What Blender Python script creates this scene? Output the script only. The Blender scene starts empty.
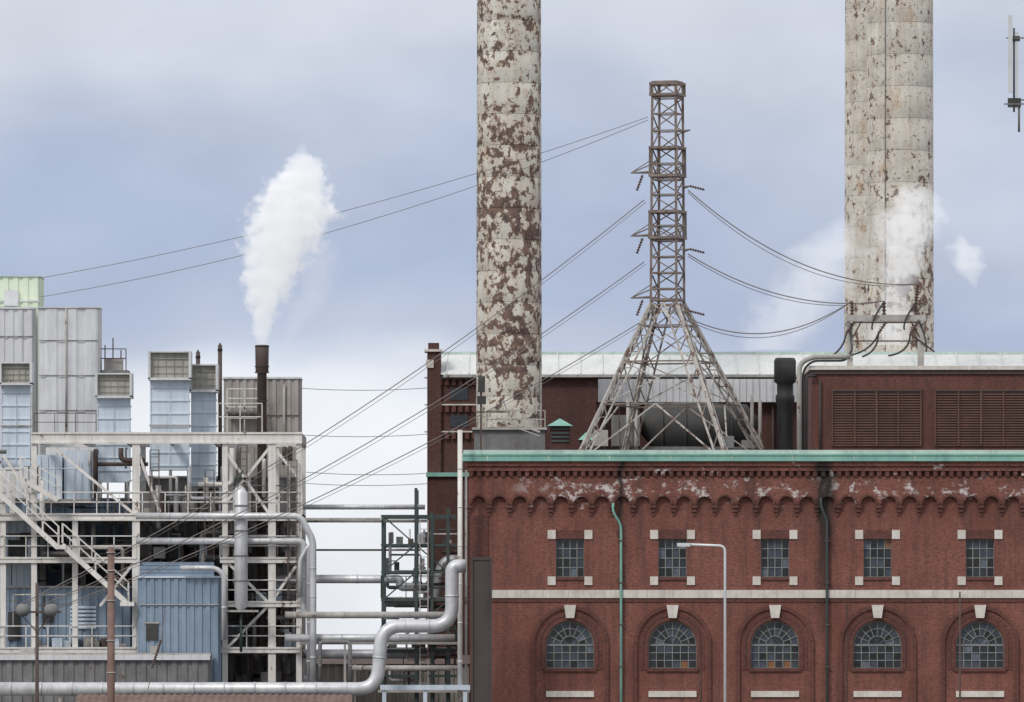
import bpy, math, random
from mathutils import Vector, Matrix
random.seed(7)
CZ=7.6; D=400.0; HP=670.0
def S(y): return 0.05*(D+y)/D
def X(px,y=0): return (px-512)*S(y)
def Z(py,y=0): return CZ+(HP-py)*S(y)
def W(px,py,y=0): return Vector((X(px,y),y,Z(py,y)))
sc=bpy.context.scene
# ---------------------------------------------------------------- materials
def newmat(name):
    m=bpy.data.materials.new(name); m.use_nodes=True
    nt=m.node_tree; nt.nodes.clear()
    o=nt.nodes.new('ShaderNodeOutputMaterial'); b=nt.nodes.new('ShaderNodeBsdfPrincipled')
    nt.links.new(b.outputs[0],o.inputs[0]); return m,nt,b
def N(nt,t,**k):
    n=nt.nodes.new(t)
    for a,v in k.items(): setattr(n,a,v)
    return n
def ramp(nt,src,stops,interp='LINEAR'):
    r=N(nt,'ShaderNodeValToRGB'); r.color_ramp.interpolation=interp
    e=r.color_ramp.elements
    while len(e)<len(stops): e.new(0.5)
    for i,(p,c) in enumerate(stops):
        e[i].position=p
        if not hasattr(c,'__len__'): c=(c,c,c)
        e[i].color=(c[0],c[1],c[2],1)
    nt.links.new(src,r.inputs[0]); return r.outputs[0]
def mixc(nt,f,a,b,mode='MIX'):
    m=N(nt,'ShaderNodeMix',data_type='RGBA',blend_type=mode)
    for s,v in ((m.inputs[0],f),(m.inputs[6],a),(m.inputs[7],b)):
        if isinstance(v,bpy.types.NodeSocket): nt.links.new(v,s)
        elif hasattr(v,'__len__'): s.default_value=(v[0],v[1],v[2],1)
        else: s.default_value=v
    return m.outputs[2]
def noise(nt,vec,scale,detail=5,rough=0.6,stretch=None):
    if stretch:
        mp=N(nt,'ShaderNodeMapping'); mp.inputs['Scale'].default_value=stretch
        nt.links.new(vec,mp.inputs[0]); vec=mp.outputs[0]
    n=N(nt,'ShaderNodeTexNoise'); n.inputs['Scale'].default_value=scale
    n.inputs['Detail'].default_value=detail; n.inputs['Roughness'].default_value=rough
    nt.links.new(vec,n.inputs['Vector']); return n.outputs[0]
def geo_pos(nt):
    return N(nt,'ShaderNodeTexCoord').outputs['Object']
def mth(nt,op,a,b=None,c=None,clamp=False):
    m=N(nt,'ShaderNodeMath',operation=op); m.use_clamp=clamp
    for i,v in enumerate((a,b,c)):
        if v is None: continue
        if isinstance(v,bpy.types.NodeSocket): nt.links.new(v,m.inputs[i])
        else: m.inputs[i].default_value=v
    return m.outputs[0]
def bump(nt,b,h,strength=0.3,dist=0.02):
    n=N(nt,'ShaderNodeBump'); n.inputs['Strength'].default_value=strength; n.inputs['Distance'].default_value=dist
    nt.links.new(h,n.inputs['Height']); nt.links.new(n.outputs[0],b.inputs['Normal'])
def weath(name,c1,c2,scale=0.8,rust=0.0,rc=(0.11,0.05,0.03),rough=0.7,metal=0.0,streak=True):
    m,nt,b=newmat(name); p=geo_pos(nt)
    f=ramp(nt,noise(nt,p,scale,8,0.65),[(0.35,0.0),(0.68,1.0)])
    col=mixc(nt,f,c1,c2)
    if streak:
        s=ramp(nt,noise(nt,p,1.0,6,0.7,(3.5,3.5,0.25)),[(0.48,0.0),(0.78,0.5)])
        col=mixc(nt,s,col,[x*0.45 for x in c2])
    if rust>0:
        t=0.70-0.28*rust
        r=ramp(nt,noise(nt,p,2.2,10,0.72,(1,1,0.6)),[(t,0.0),(t+0.05,1.0)])
        col=mixc(nt,r,col,rc)
    nt.links.new(col,b.inputs['Base Color'])
    b.inputs['Roughness'].default_value=rough; b.inputs['Metallic'].default_value=metal
    return m
def brickmat(name,c1,c2,c3,mortar,stain=1.0,front=False):
    m,nt,b=newmat(name); p=geo_pos(nt)
    sx=N(nt,'ShaderNodeSeparateXYZ'); nt.links.new(p,sx.inputs[0])
    cb=N(nt,'ShaderNodeCombineXYZ'); nt.links.new(mth(nt,'ADD',sx.outputs[0],sx.outputs[1]),cb.inputs[0]); nt.links.new(sx.outputs[2],cb.inputs[1])
    bt=N(nt,'ShaderNodeTexBrick'); nt.links.new(cb.outputs[0],bt.inputs['Vector'])
    bt.inputs['Scale'].default_value=1.0; bt.inputs['Brick Width'].default_value=0.24; bt.inputs['Row Height'].default_value=0.085
    bt.inputs['Mortar Size'].default_value=0.008; bt.inputs['Bias'].default_value=0.0
    bt.inputs['Color1'].default_value=(*c1,1); bt.inputs['Color2'].default_value=(*c2,1); bt.inputs['Mortar'].default_value=(*mortar,1)
    col=bt.outputs[0]
    f=ramp(nt,noise(nt,p,7.0,6,0.85,(1,1,2)),[(0.42,0.0),(0.60,1.0)])
    col=mixc(nt,mth(nt,'MULTIPLY',f,0.75),col,c3)
    fd=ramp(nt,noise(nt,p,4.6,8,0.85,(1,1,2.2)),[(0.50,0.0),(0.62,0.85)])
    col=mixc(nt,fd,col,[x*0.4 for x in c2])
    f2=ramp(nt,noise(nt,p,0.35,6,0.65),[(0.38,0.0),(0.65,0.6*stain)])
    col=mixc(nt,f2,col,[x*0.5 for x in c1])
    f3=ramp(nt,noise(nt,p,1.0,7,0.7,(2.2,2.2,0.16)),[(0.48,0.0),(0.72,0.65*stain)])
    col=mixc(nt,f3,col,(0.045,0.03,0.028))
    f4=ramp(nt,noise(nt,p,0.8,9,0.75,(1.2,1.2,1.0)),[(0.64,0.0),(0.70,0.55)])
    col=mixc(nt,f4,col,(0.44,0.36,0.33))
    if front:
        z=sx.outputs[2]; x=sx.outputs[0]
        zc=Z(488); band=mth(nt,'SUBTRACT',1.0,mth(nt,'DIVIDE',mth(nt,'ABSOLUTE',mth(nt,'SUBTRACT',z,zc)),1.9),clamp=True)
        big=ramp(nt,noise(nt,p,0.16,2,0.5),[(0.45,0.0),(0.53,1.0)])
        nn=noise(nt,p,1.3,9,0.75,(0.8,0.8,1.1))
        q=mth(nt,'ADD',nn,mth(nt,'MULTIPLY',band,0.16))
        e=ramp(nt,q,[(0.675,0.0),(0.73,0.9)])
        col=mixc(nt,mth(nt,'MULTIPLY',e,mth(nt,'MULTIPLY',big,mth(nt,'MINIMUM',mth(nt,'MULTIPLY',band,4.0),1.0))),col,(0.62,0.57,0.55))
        for xx,wd in ((X(827),0.5),(X(821),0.35),(X(621),0.22)):
            wob=mth(nt,'MULTIPLY',mth(nt,'SUBTRACT',noise(nt,p,1.2,4,0.6),0.5),0.9)
            dd=mth(nt,'SUBTRACT',1.0,mth(nt,'DIVIDE',mth(nt,'ABSOLUTE',mth(nt,'ADD',mth(nt,'SUBTRACT',x,xx),wob)),wd),clamp=True)
            zf=mth(nt,'DIVIDE',mth(nt,'SUBTRACT',z,Z(640)),6.5,clamp=True)
            col=mixc(nt,mth(nt,'MULTIPLY',mth(nt,'MULTIPLY',dd,zf),1.1,clamp=True),col,(0.03,0.022,0.02))
    nt.links.new(col,b.inputs['Base Color']); b.inputs['Roughness'].default_value=0.9
    bump(nt,b,bt.outputs[1],-0.4,0.01)
    return m
M={}
M['brick']=brickmat('red_brick',(0.235,0.078,0.055),(0.14,0.048,0.037),(0.35,0.145,0.108),(0.20,0.12,0.10),1.0,True)
M['brickring']=brickmat('arch_brick',(0.15,0.05,0.038),(0.09,0.034,0.028),(0.22,0.085,0.066),(0.12,0.075,0.065),0.8,True)
M['brickd']=brickmat('dark_brick',(0.10,0.042,0.034),(0.07,0.03,0.026),(0.15,0.06,0.047),(0.12,0.08,0.07),1.0)
M['stone']=weath('limestone',(0.72,0.68,0.62),(0.54,0.50,0.44),1.5,0.12,(0.2,0.13,0.1))
M['copper']=weath('verdigris_copper',(0.27,0.52,0.43),(0.19,0.40,0.34),1.0,0.15,(0.06,0.1,0.08))
M['lead']=weath('pale_flashing',(0.54,0.66,0.60),(0.38,0.49,0.44),1.0)
M['white']=weath('white_steel_paint',(0.80,0.78,0.74),(0.64,0.615,0.575),0.9,0.33,(0.22,0.13,0.09))
M['whited']=weath('dirty_steel_paint',(0.50,0.48,0.45),(0.32,0.305,0.285),0.9,0.4,(0.15,0.09,0.06))
M['roofm']=weath('pale_metal_roof',(0.70,0.72,0.70),(0.60,0.62,0.60),0.5,0.05)
M['rust']=weath('rusty_steel',(0.105,0.072,0.062),(0.07,0.05,0.044),1.2,0.3,(0.14,0.07,0.045))
M['column']=weath('brown_painted_steel',(0.075,0.058,0.054),(0.055,0.043,0.041),0.8,0.1,(0.10,0.05,0.035))
M['towersteel']=weath('tower_steel',(0.27,0.22,0.19),(0.15,0.115,0.10),1.5,0.5,(0.12,0.07,0.05))
M['legsteel']=weath('leg_steel',(0.58,0.55,0.50),(0.38,0.35,0.32),1.5,0.6,(0.17,0.10,0.075))
M['duct']=weath('pale_blue_cladding',(0.64,0.72,0.80),(0.56,0.645,0.735),0.7,0.04,(0.25,0.2,0.17))
M['blue']=weath('blue_cladding',(0.27,0.345,0.43),(0.20,0.27,0.35),0.7,0.1,(0.2,0.16,0.13))
M['cap']=weath('duct_hood_metal',(0.44,0.43,0.38),(0.31,0.30,0.26),0.9,0.25)
M['grey']=weath('grey_cladding',(0.70,0.71,0.72),(0.58,0.59,0.60),0.6,0.10,(0.34,0.29,0.24))
M['tan']=weath('tan_cladding',(0.42,0.395,0.36),(0.31,0.285,0.26),0.6,0.2,(0.19,0.12,0.09))
M['yel']=weath('mint_cladding',(0.72,0.81,0.64),(0.66,0.76,0.60),0.5,0.0,streak=False)
M['silver']=weath('insulated_pipe_jacket',(0.70,0.71,0.72),(0.50,0.51,0.52),1.2,0.14,(0.24,0.19,0.15),0.45,0.3)
M['dark']=weath('dark_machinery',(0.06,0.058,0.056),(0.035,0.035,0.035),1.0,0.2,(0.1,0.06,0.04))
M['mid']=weath('mid_grey_machinery',(0.24,0.235,0.23),(0.14,0.138,0.135),1.0,0.3)
M['green']=weath('dark_green_steel',(0.06,0.085,0.082),(0.04,0.06,0.058),1.0,0.35,(0.09,0.065,0.05))
M['louver']=weath('brown_louver',(0.13,0.06,0.042),(0.085,0.04,0.03),1.0,0.1)
M['rustroof']=weath('rusty_corrugated_roof',(0.22,0.15,0.12),(0.14,0.09,0.07),0.8,0.4,(0.10,0.05,0.035))
M['lamp']=weath('galvanised_lamp',(0.70,0.71,0.72),(0.6,0.61,0.62),1.0,streak=False,rough=0.5,metal=0.2)
M['wire']=weath('aged_cable',(0.20,0.18,0.165),(0.15,0.13,0.12),1.0,streak=False)
M['blackcable']=weath('black_cable',(0.05,0.047,0.045),(0.03,0.03,0.03),1.0,streak=False)
M['porc']=weath('brown_porcelain',(0.10,0.05,0.04),(0.07,0.04,0.035),1.0,streak=False,rough=0.35)
M['roofing']=weath('roof_felt',(0.11,0.105,0.10),(0.07,0.07,0.068),0.5)
M['frame']=weath('window_frame',(0.27,0.28,0.26),(0.18,0.19,0.18),2.0,0.2)
M['woodpole']=weath('weathered_brown_pole',(0.24,0.15,0.12),(0.16,0.10,0.08),1.5,0.2)
def glass(name,c,r=0.12):
    m,nt,b=newmat(name); p=geo_pos(nt)
    col=mixc(nt,ramp(nt,noise(nt,p,3.5,5,0.7),[(0.35,0.0),(0.7,1.0)]),c,[x*0.45 for x in c])
    nt.links.new(col,b.inputs['Base Color']); b.inputs['Roughness'].default_value=r
    b.inputs['IOR'].default_value=1.5; return m
M['g1']=glass('dark_glass',(0.03,0.036,0.045)); M['g2']=glass('grimy_glass',(0.07,0.085,0.112),0.3)
M['g3']=glass('hazy_glass',(0.15,0.18,0.225),0.4); M['g4']=glass('painted_lit_glass',(0.30,0.14,0.06),0.3)  # last one: orange of lit panes is put into the base colour
M['g0']=glass('black_glass',(0.012,0.013,0.015))
def peel(name,lo,hi,seed,amp=0.5):
    m,nt,b=newmat(name); p=geo_pos(nt)
    mp=N(nt,'ShaderNodeMapping'); mp.inputs['Location'].default_value=(seed,seed*2,seed*3); nt.links.new(p,mp.inputs[0]); v=mp.outputs[0]
    base=mixc(nt,ramp(nt,noise(nt,v,0.7,8,0.7),[(0.35,0.0),(0.65,1.0)]),(0.60,0.58,0.52),(0.42,0.40,0.355))
    st=ramp(nt,noise(nt,v,1.0,7,0.7,(2.5,2.5,0.15)),[(0.45,0.0),(0.70,0.6)])
    base=mixc(nt,st,base,(0.34,0.26,0.17))
    og=ramp(nt,noise(nt,v,1.1,9,0.75,(1,1,0.5)),[(0.56,0.0),(0.66,0.7)])
    base=mixc(nt,og,base,(0.38,0.24,0.13))
    n1=noise(nt,v,2.4,12,0.68,(1,1,0.85)); n2=noise(nt,v,0.22,3,0.5)
    s=mth(nt,'ADD',n1,mth(nt,'MULTIPLY',mth(nt,'SUBTRACT',n2,0.5),amp))
    rim=ramp(nt,s,[(lo-0.03,0.0),(lo,0.75)])
    col=mixc(nt,rim,base,(0.36,0.28,0.19))
    msk=ramp(nt,s,[(lo,0.0),(lo+0.01,1.0)])
    rc=mixc(nt,ramp(nt,noise(nt,v,3.0,5,0.6),[(0.4,0.0),(0.6,1.0)]),(0.065,0.043,0.038),(0.15,0.09,0.068))
    col=mixc(nt,msk,col,rc)
    fl=ramp(nt,noise(nt,v,5.5,8,0.75),[(hi,0.0),(hi+0.015,1.0)])
    col=mixc(nt,fl,col,(0.14,0.09,0.07))
    nt.links.new(col,b.inputs['Base Color']); b.inputs['Roughness'].default_value=0.8
    bump(nt,b,msk,-0.6,0.02); return m
M['peel1']=peel('peeling_paint',0.52,0.59,3.0,0.38); M['peel2']=peel('peeling_paint_lighter',0.60,0.585,11.0,0.45)
# ---------------------------------------------------------------- builder
class Ob:
    def __init__(s,name,loc=(0,0,0)):
        s.name=name; s.loc=Vector(loc); s.parts={}; s.cur=None
    def part(s,pn,mat,smooth=False):
        k=(pn,mat)
        if k not in s.parts: s.parts[k]=([],[],smooth)
        s.cur=s.parts[k]; return s
    def poly(s,vs):
        v,f,_=s.cur; n=len(v); v.extend([tuple(a) for a in vs]); f.append(tuple(range(n,n+len(vs))))
    def box(s,x0,x1,y0,y1,z0,z1):
        v,f,_=s.cur; n=len(v)
        if x0>x1:x0,x1=x1,x0
        if y0>y1:y0,y1=y1,y0
        if z0>z1:z0,z1=z1,z0
        v.extend([(x0,y0,z0),(x1,y0,z0),(x1,y1,z0),(x0,y1,z0),(x0,y0,z1),(x1,y0,z1),(x1,y1,z1),(x0,y1,z1)])
        for q in ((0,3,2,1),(4,5,6,7),(0,1,5,4),(1,2,6,5),(2,3,7,6),(3,0,4,7)): f.append(tuple(n+i for i in q))
    def bx(s,px0,px1,py0,py1,y0,y1):
        s.box(X(px0,y0),X(px1,y0),y0,y1,Z(py1,y0),Z(py0,y0))
    def beam(s,a,b,w=0.12,h=None):
        h=h or w; a=Vector(a); b=Vector(b); d=(b-a)
        if d.length<1e-5: return
        d.normalize(); up=Vector((0,0,1)) if abs(d.z)<0.95 else Vector((0,1,0))
        r=d.cross(up).normalized(); u=r.cross(d)
        v,f,_=s.cur; n=len(v)
        for p in (a,b):
            for i,j in ((-1,-1),(1,-1),(1,1),(-1,1)): v.append(tuple(p+r*(w/2*i)+u*(h/2*j)))
        for q in ((0,3,2,1),(4,5,6,7),(0,1,5,4),(1,2,6,5),(2,3,7,6),(3,0,4,7)): f.append(tuple(n+i for i in q))
    def sweep(s,pts,r,n=12,cap=True):
        pts=[Vector(p) for p in pts]; rs=r if hasattr(r,'__len__') else [r]*len(pts)
        v,f,_=s.cur; base=len(v); ref=None
        for i,p in enumerate(pts):
            t=(pts[min(i+1,len(pts)-1)]-pts[max(i-1,0)]).normalized()
            if ref is None:
                ref=t.cross(Vector((0,0,1)))
                if ref.length<0.1: ref=Vector((1,0,0))
            ref=(ref-t*ref.dot(t)).normalized(); u=t.cross(ref)
            for k in range(n):
                a=2*math.pi*k/n; v.append(tuple(p+(ref*math.cos(a)+u*math.sin(a))*rs[i]))
        for i in range(len(pts)-1):
            for k in range(n):
                f.append((base+i*n+k,base+i*n+(k+1)%n,base+(i+1)*n+(k+1)%n,base+(i+1)*n+k))
        if cap:
            f.append(tuple(base+k for k in reversed(range(n)))); f.append(tuple(base+(len(pts)-1)*n+k for k in range(n)))
    def tube(s,a,b,r,n=12): s.sweep([a,b],r,n)
    def pipe(s,pts,r,bend=None,n=14,flange=0):
        pts=[Vector(p) for p in pts]; bend=bend or r*2.2; out=[pts[0]]
        for i in range(1,len(pts)-1):
            a=(pts[i-1]-pts[i]); b=(pts[i+1]-pts[i]); bl=min(bend,a.length*0.49,b.length*0.49)
            a=pts[i]+a.normalized()*bl; b=pts[i]+b.normalized()*bl
            for k in range(9):
                t=k/8; out.append(a*(1-t)**2+pts[i]*2*t*(1-t)+b*t*t)
        out.append(pts[-1]); s.sweep(out,r,n)
        if flange:
            for i in range(len(pts)-1):
                L=(pts[i+1]-pts[i]).length; k=int(L/flange); d=(pts[i+1]-pts[i]).normalized()
                for j in range(1,k+1):
                    c=pts[i]+d*(L*j/(k+1)); s.sweep([c-d*0.04,c+d*0.04],r*1.06,n)
    def lathe(s,cx,cy,prof,n=48):
        v,f,_=s.cur; base=len(v)
        for (r,z) in prof:
            for k in range(n):
                a=2*math.pi*k/n; v.append((cx+r*math.cos(a),cy+r*math.sin(a),z))
        for i in range(len(prof)-1):
            for k in range(n): f.append((base+i*n+k,base+i*n+(k+1)%n,base+(i+1)*n+(k+1)%n,base+(i+1)*n+k))
        f.append(tuple(base+(len(prof)-1)*n+k for k in range(n)))
    def corr(s,a,b,z0,z1,pitch=0.3,dep=0.06,out=(0,-1)):
        a=Vector((a[0],a[1])); b=Vector((b[0],b[1])); L=(b-a).length; d=(b-a)/L; o=Vector(out)
        n=max(1,int(L/pitch)); P=[]
        for i in range(n):
            for t,q in ((0,0),(0.3,0),(0.42,1),(0.88,1)): P.append((a+d*(L*(i+t)/n)+o*dep*q))
        P.append(b)
        v,f,_=s.cur; base=len(v)
        for p in P: v.append((p.x,p.y,z0)); v.append((p.x,p.y,z1))
        for i in range(len(P)-1): f.append((base+2*i,base+2*i+2,base+2*i+3,base+2*i+1))
    def clad(s,px0,px1,py0,py1,y0,y1,pitch=0.3,dep=0.06,zb=None):
        x0,x1=X(px0,y0),X(px1,y0); z0=Z(py1,y0) if zb is None else zb; z1=Z(py0,y0)
        s.box(x0,x1,y0,y1,z0,z1-0.01)
        e=0.01
        s.corr((x0,y0-e),(x1,y0-e),z0,z1,pitch,dep,(0,-1)); s.corr((x0-e,y0),(x0-e,y1),z0,z1,pitch,dep,(-1,0)); s.corr((x1+e,y0),(x1+e,y1),z0,z1,pitch,dep,(1,0))
    def rail(s,a,b,h=1.1,sp=1.3,w=0.05):
        a=Vector(a); b=Vector(b); L=(b-a).length; n=max(1,int(L/sp)); up=Vector((0,0,1))
        for k in (h,h*0.55): s.beam(a+up*k,b+up*k,w)
        for i in range(n+1):
            p=a+(b-a)*(i/n); s.beam(p,p+up*h,w)
    def done(s):
        e=bpy.data.objects.new(s.name,None); e.location=s.loc; e.empty_display_size=0.5; sc.collection.objects.link(e)
        for (pn,mt),(v,f,sm) in s.parts.items():
            if not v: continue
            me=bpy.data.meshes.new(pn); L=s.loc
            me.from_pydata([(a[0]-L.x,a[1]-L.y,a[2]-L.z) for a in v],[],f); me.update()
            me.materials.append(M[mt])
            if sm:
                me.polygons.foreach_set('use_smooth',[len(p.vertices)<5 for p in me.polygons])
            o=bpy.data.objects.new(pn,me); sc.collection.objects.link(o); o.parent=e
        return e
def insulator(o,a,b,n=7,r=0.13):
    o.part('insulators','porc',True); a=Vector(a); b=Vector(b); pts=[];rs=[]
    for i in range(n):
        for t,q in ((0,0.4),(0.35,1),(0.6,0.4)):
            pts.append(a+(b-a)*((i+t)/n)); rs.append(r*q)
    pts.append(b); rs.append(r*0.4); o.sweep(pts,rs,8)
# ---------------------------------------------------------------- ground
m,nt,b=newmat('ground_gravel'); p=geo_pos(nt)
c=mixc(nt,ramp(nt,noise(nt,p,0.02,6,0.6),[(0.35,0.0),(0.65,1.0)]),(0.12,0.115,0.105),(0.16,0.15,0.13))
c=mixc(nt,ramp(nt,noise(nt,p,1.5,8,0.7),[(0.3,0.0),(0.7,0.5)]),c,(0.07,0.068,0.062)); nt.links.new(c,b.inputs['Base Color']); b.inputs['Roughness'].default_value=0.95
M['ground']=m
me=bpy.data.meshes.new('ground'); R=8000
me.from_pydata([(-R,-R,0),(R,-R,0),(R,R,0),(-R,R,0)],[],[(0,1,2,3)]); me.materials.append(m)
sc.collection.objects.link(bpy.data.objects.new('ground',me))
# ---------------------------------------------------------------- main brick building
B=Ob('brick_power_station'); 
XL=X(471); XR=X(1290); pitch=X(672.5)-X(570)
cs=[X(570)+pitch*i for i in range(7)]
ZT=Z(462); ROOF=18.0
def arch_fn(c,r,zs): return lambda x: zs+math.sqrt(max(0,r*r-(x-c)**2))
RW=1.2; ZS=Z(645); ZB=Z(668)
edges=[XL]+[ (cs[i]+cs[i+1])/2 for i in range(6)]+[XR]
for i,c in enumerate(cs):
    xs=[edges[i],edges[i+1],c-0.7,c+0.7]+[c-RW*math.cos(math.pi*k/16) for k in range(17)]
    xs=sorted(set(round(x,5) for x in xs)); fn=arch_fn(c,RW,ZS); B.part('front_wall','brick')
    for a,b2 in zip(xs[:-1],xs[1:]):
        mid=(a+b2)/2; segs=[]; z=(0.0,0.0)
        if abs(mid-c)<RW: segs.append(((0,0),(ZB,ZB))); z=(fn(a),fn(b2))
        if abs(mid-c)<0.7: segs.append((z,(Z(577),Z(577)))); z=(Z(539),Z(539))
        segs.append((z,(ZT,ZT)))
        for lo,hi in segs: B.poly([(a,0,lo[0]),(b2,0,lo[1]),(b2,0,hi[1]),(a,0,hi[0])])
    d=0.32
    x0,x1,z0,z1=c-0.7,c+0.7,Z(577),Z(539)
    B.poly([(x0,0,z0),(x0,0,z1),(x0,d,z1),(x0,d,z0)]); B.poly([(x1,0,z0),(x1,d,z0),(x1,d,z1),(x1,0,z1)])
    B.poly([(x0,0,z0),(x0,d,z0),(x1,d,z0),(x1,0,z0)]); B.poly([(x0,0,z1),(x1,0,z1),(x1,d,z1),(x0,d,z1)])
    B.poly([(c-RW,0,ZB),(c-RW,0,ZS),(c-RW,d,ZS),(c-RW,d,ZB)]); B.poly([(c+RW,0,ZB),(c+RW,d,ZB),(c+RW,d,ZS),(c+RW,0,ZS)])
    B.poly([(c-RW,0,ZB),(c-RW,d,ZB),(c+RW,d,ZB),(c+RW,0,ZB)])
    for k in range(16):
        a0=math.pi*k/16; a1=math.pi*(k+1)/16
        p0=(c+RW*math.cos(a0),ZS+RW*math.sin(a0)); p1=(c+RW*math.cos(a1),ZS+RW*math.sin(a1))
        B.poly([(p0[0],0,p0[1]),(p0[0],d,p0[1]),(p1[0],d,p1[1]),(p1[0],0,p1[1])])
B.poly([(XL,0,0),(XL,0,ZT),(XL,27,ZT),(XL,27,0)]); B.poly([(XR,0,0),(XR,27,0),(XR,27,ZT),(XR,0,ZT)]); B.poly([(XL,27,0),(XL,27,ZT),(XR,27,ZT),(XR,27,0)])
B.part('roof_deck','roofing'); B.box(XL+0.3,XR-0.3,0.3,26.7,ROOF-0.3,ROOF)
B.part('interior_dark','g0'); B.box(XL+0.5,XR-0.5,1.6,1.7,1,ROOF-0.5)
B.part('parapet_back','brickd'); B.box(XL+0.01,XR-0.01,0.28,0.3,ROOF-0.2,ZT)
def ring(o,c,zs,r0,r1,zb,prj,n=20):
    inner=[(c+r0,zb)]+[(c+r0*math.cos(math.pi*k/n),zs+r0*math.sin(math.pi*k/n)) for k in range(n+1)]+[(c-r0,zb)]
    outer=[(c+r1,zb)]+[(c+r1*math.cos(math.pi*k/n),zs+r1*math.sin(math.pi*k/n)) for k in range(n+1)]+[(c-r1,zb)]
    for k in range(len(inner)-1):
        i0,i1,o0,o1=inner[k],inner[k+1],outer[k],outer[k+1]
        o.poly([(i0[0],-prj,i0[1]),(o0[0],-prj,o0[1]),(o1[0],-prj,o1[1]),(i1[0],-prj,i1[1])])
        o.poly([(o0[0],-prj,o0[1]),(o0[0],0.01,o0[1]),(o1[0],0.01,o1[1]),(o1[0],-prj,o1[1])])
        o.poly([(i0[0],-prj,i0[1]),(i1[0],-prj,i1[1]),(i1[0],0.01,i1[1]),(i0[0],0.01,i0[1])])
for c in cs:
    B.part('arch_rings','brickring'); ring(B,c,ZS,1.24,1.42,ZB-0.1,0.05); ring(B,c,ZS,1.46,1.62,ZB-0.1,0.03)
    B.part('arch_hoods','brickring'); ring(B,c,ZS+0.05,1.76,1.93,2.0,0.13)
    B.part('keystones','stone')
    zt=Z(605); zb=Z(618); B.poly([(c-0.2,-0.2,zb),(c+0.2,-0.2,zb),(c+0.3,-0.2,zt),(c-0.3,-0.2,zt)])
    B.poly([(c-0.2,-0.2,zb),(c-0.3,-0.2,zt),(c-0.3,0,zt),(c-0.2,0,zb)]); B.poly([(c+0.2,-0.2,zb),(c+0.2,0,zb),(c+0.3,0,zt),(c+0.3,-0.2,zt)])
    B.poly([(c-0.2,-0.2,zb),(c-0.2,0,zb),(c+0.2,0,zb),(c+0.2,-0.2,zb)]);B.poly([(c-0.3,-0.2,zt),(c+0.3,-0.2,zt),(c+0.3,0,zt),(c-0.3,0,zt)])
    B.part('stone_sills','stone'); B.box(c-1.2,c+1.2,-0.09,0.02,Z(697),Z(691))
    B.part('brick_sill','brickring'); B.box(c-1.3,c+1.3,-0.1,0.3,Z(671.5),Z(668.2))
    B.part('corner_stones','stone')
    for sgn in (-1,1):
        x0=c+sgn*0.72; x1=c+sgn*1.12
        B.box(x0,x1,-0.07,0.02,Z(539),Z(530)); B.box(x0,x1,-0.07,0.02,Z(585),Z(576.5))
    B.part('window_sill','brickring'); B.box(c-0.72,c+0.72,-0.08,0.3,Z(580),Z(577.2)); B.part('flat_arch','brickring'); B.box(c-0.71,c+0.71,-0.04,0.02,Z(538.8),Z(530))
    def pane(x0,x1,z0,z1,y,wts):
        g=random.choices(['g0','g1','g2','g3','g4'],wts)[0]
        B.part('window_panes',g); t=random.uniform(-0.012,0.012)
        B.poly([(x0,y+t,z0),(x1,y-t,z0),(x1,y-t,z1),(x0,y+t,z1)])
    x0,x1,z0,z1=c-0.7,c+0.7,Z(577),Z(539); dk=random.random()*4
    for a in range(4):
        for q in range(4):
            pane(x0+1.4*a/4,x0+1.4*(a+1)/4,z0+(z1-z0)*q/4,z0+(z1-z0)*(q+1)/4,0.24,[2+dk,3,5,1.2,0.2] if q>0 else [5,4,2,1,0])
    B.part('window_bars','frame')
    for a in range(5): B.box(x0+1.4*a/4-0.022,x0+1.4*a/4+0.022,0.18,0.22,z0,z1)
    for q in range(5): zz=z0+(z1-z0)*q/4; B.box(x0,x1,0.185,0.215,zz-0.022,zz+0.022)
    for a in range(6):
        for q in range(3):
            pane(c-RW+2.4*a/6,c-RW+2.4*(a+1)/6,ZB+(ZS-ZB)*q/3,ZB+(ZS-ZB)*(q+1)/3,0.24,[2,5,4,0.8,4 if q<1 and 0<a<5 else 0.1])
    for k in range(8):
        for r0,r1 in ((0.0,0.45),(0.45,0.82),(0.82,1.2)):
            g=random.choices(['g0','g1','g2','g3'],[2,5,4,0.8])[0]; B.part('window_panes',g)
            a0,a1=math.pi*k/8,math.pi*(k+1)/8; vs=[]
            for r,aa in ((r0,a0),(r1,a0),(r1,(a0+a1)/2),(r1,a1),(r0,a1)):
                if r==0 and aa==a1: continue
                vs.append((c+r*math.cos(aa),0.24,ZS+r*math.sin(aa)))
            B.poly(vs)
    B.part('window_bars','frame')
    for a in range(7): B.box(c-RW+2.4*a/6-0.02,c-RW+2.4*a/6+0.02,0.18,0.22,ZB,ZS)
    for q in range(4): zz=ZB+(ZS-ZB)*q/3; B.box(c-RW,c+RW,0.185,0.215,zz-(0.045 if q==3 else 0.02),zz+(0.045 if q==3 else 0.02))
    for k in range(1,8):
        a=math.pi*k/8; B.beam((c+0.43*math.cos(a),0.2,ZS+0.43*math.sin(a)),(c+RW*math.cos(a),0.2,ZS+RW*math.sin(a)),0.035)
    for r,w in ((0.45,0.035),(0.82,0.03),(1.17,0.07)):
        for k in range(16):
            a0,a1=math.pi*k/16,math.pi*(k+1)/16
            B.beam((c+r*math.cos(a0),0.2,ZS+r*math.sin(a0)),(c+r*math.cos(a1),0.2,ZS+r*math.sin(a1)),0.04,w)
B.part('band_course','stone')
x=X(491)
while x<XR: 
    B.box(x+0.006,min(x+1.3,XR)-0.006,-0.1-random.uniform(0,0.008),0.02,Z(598),Z(590)); x+=1.3
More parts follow.
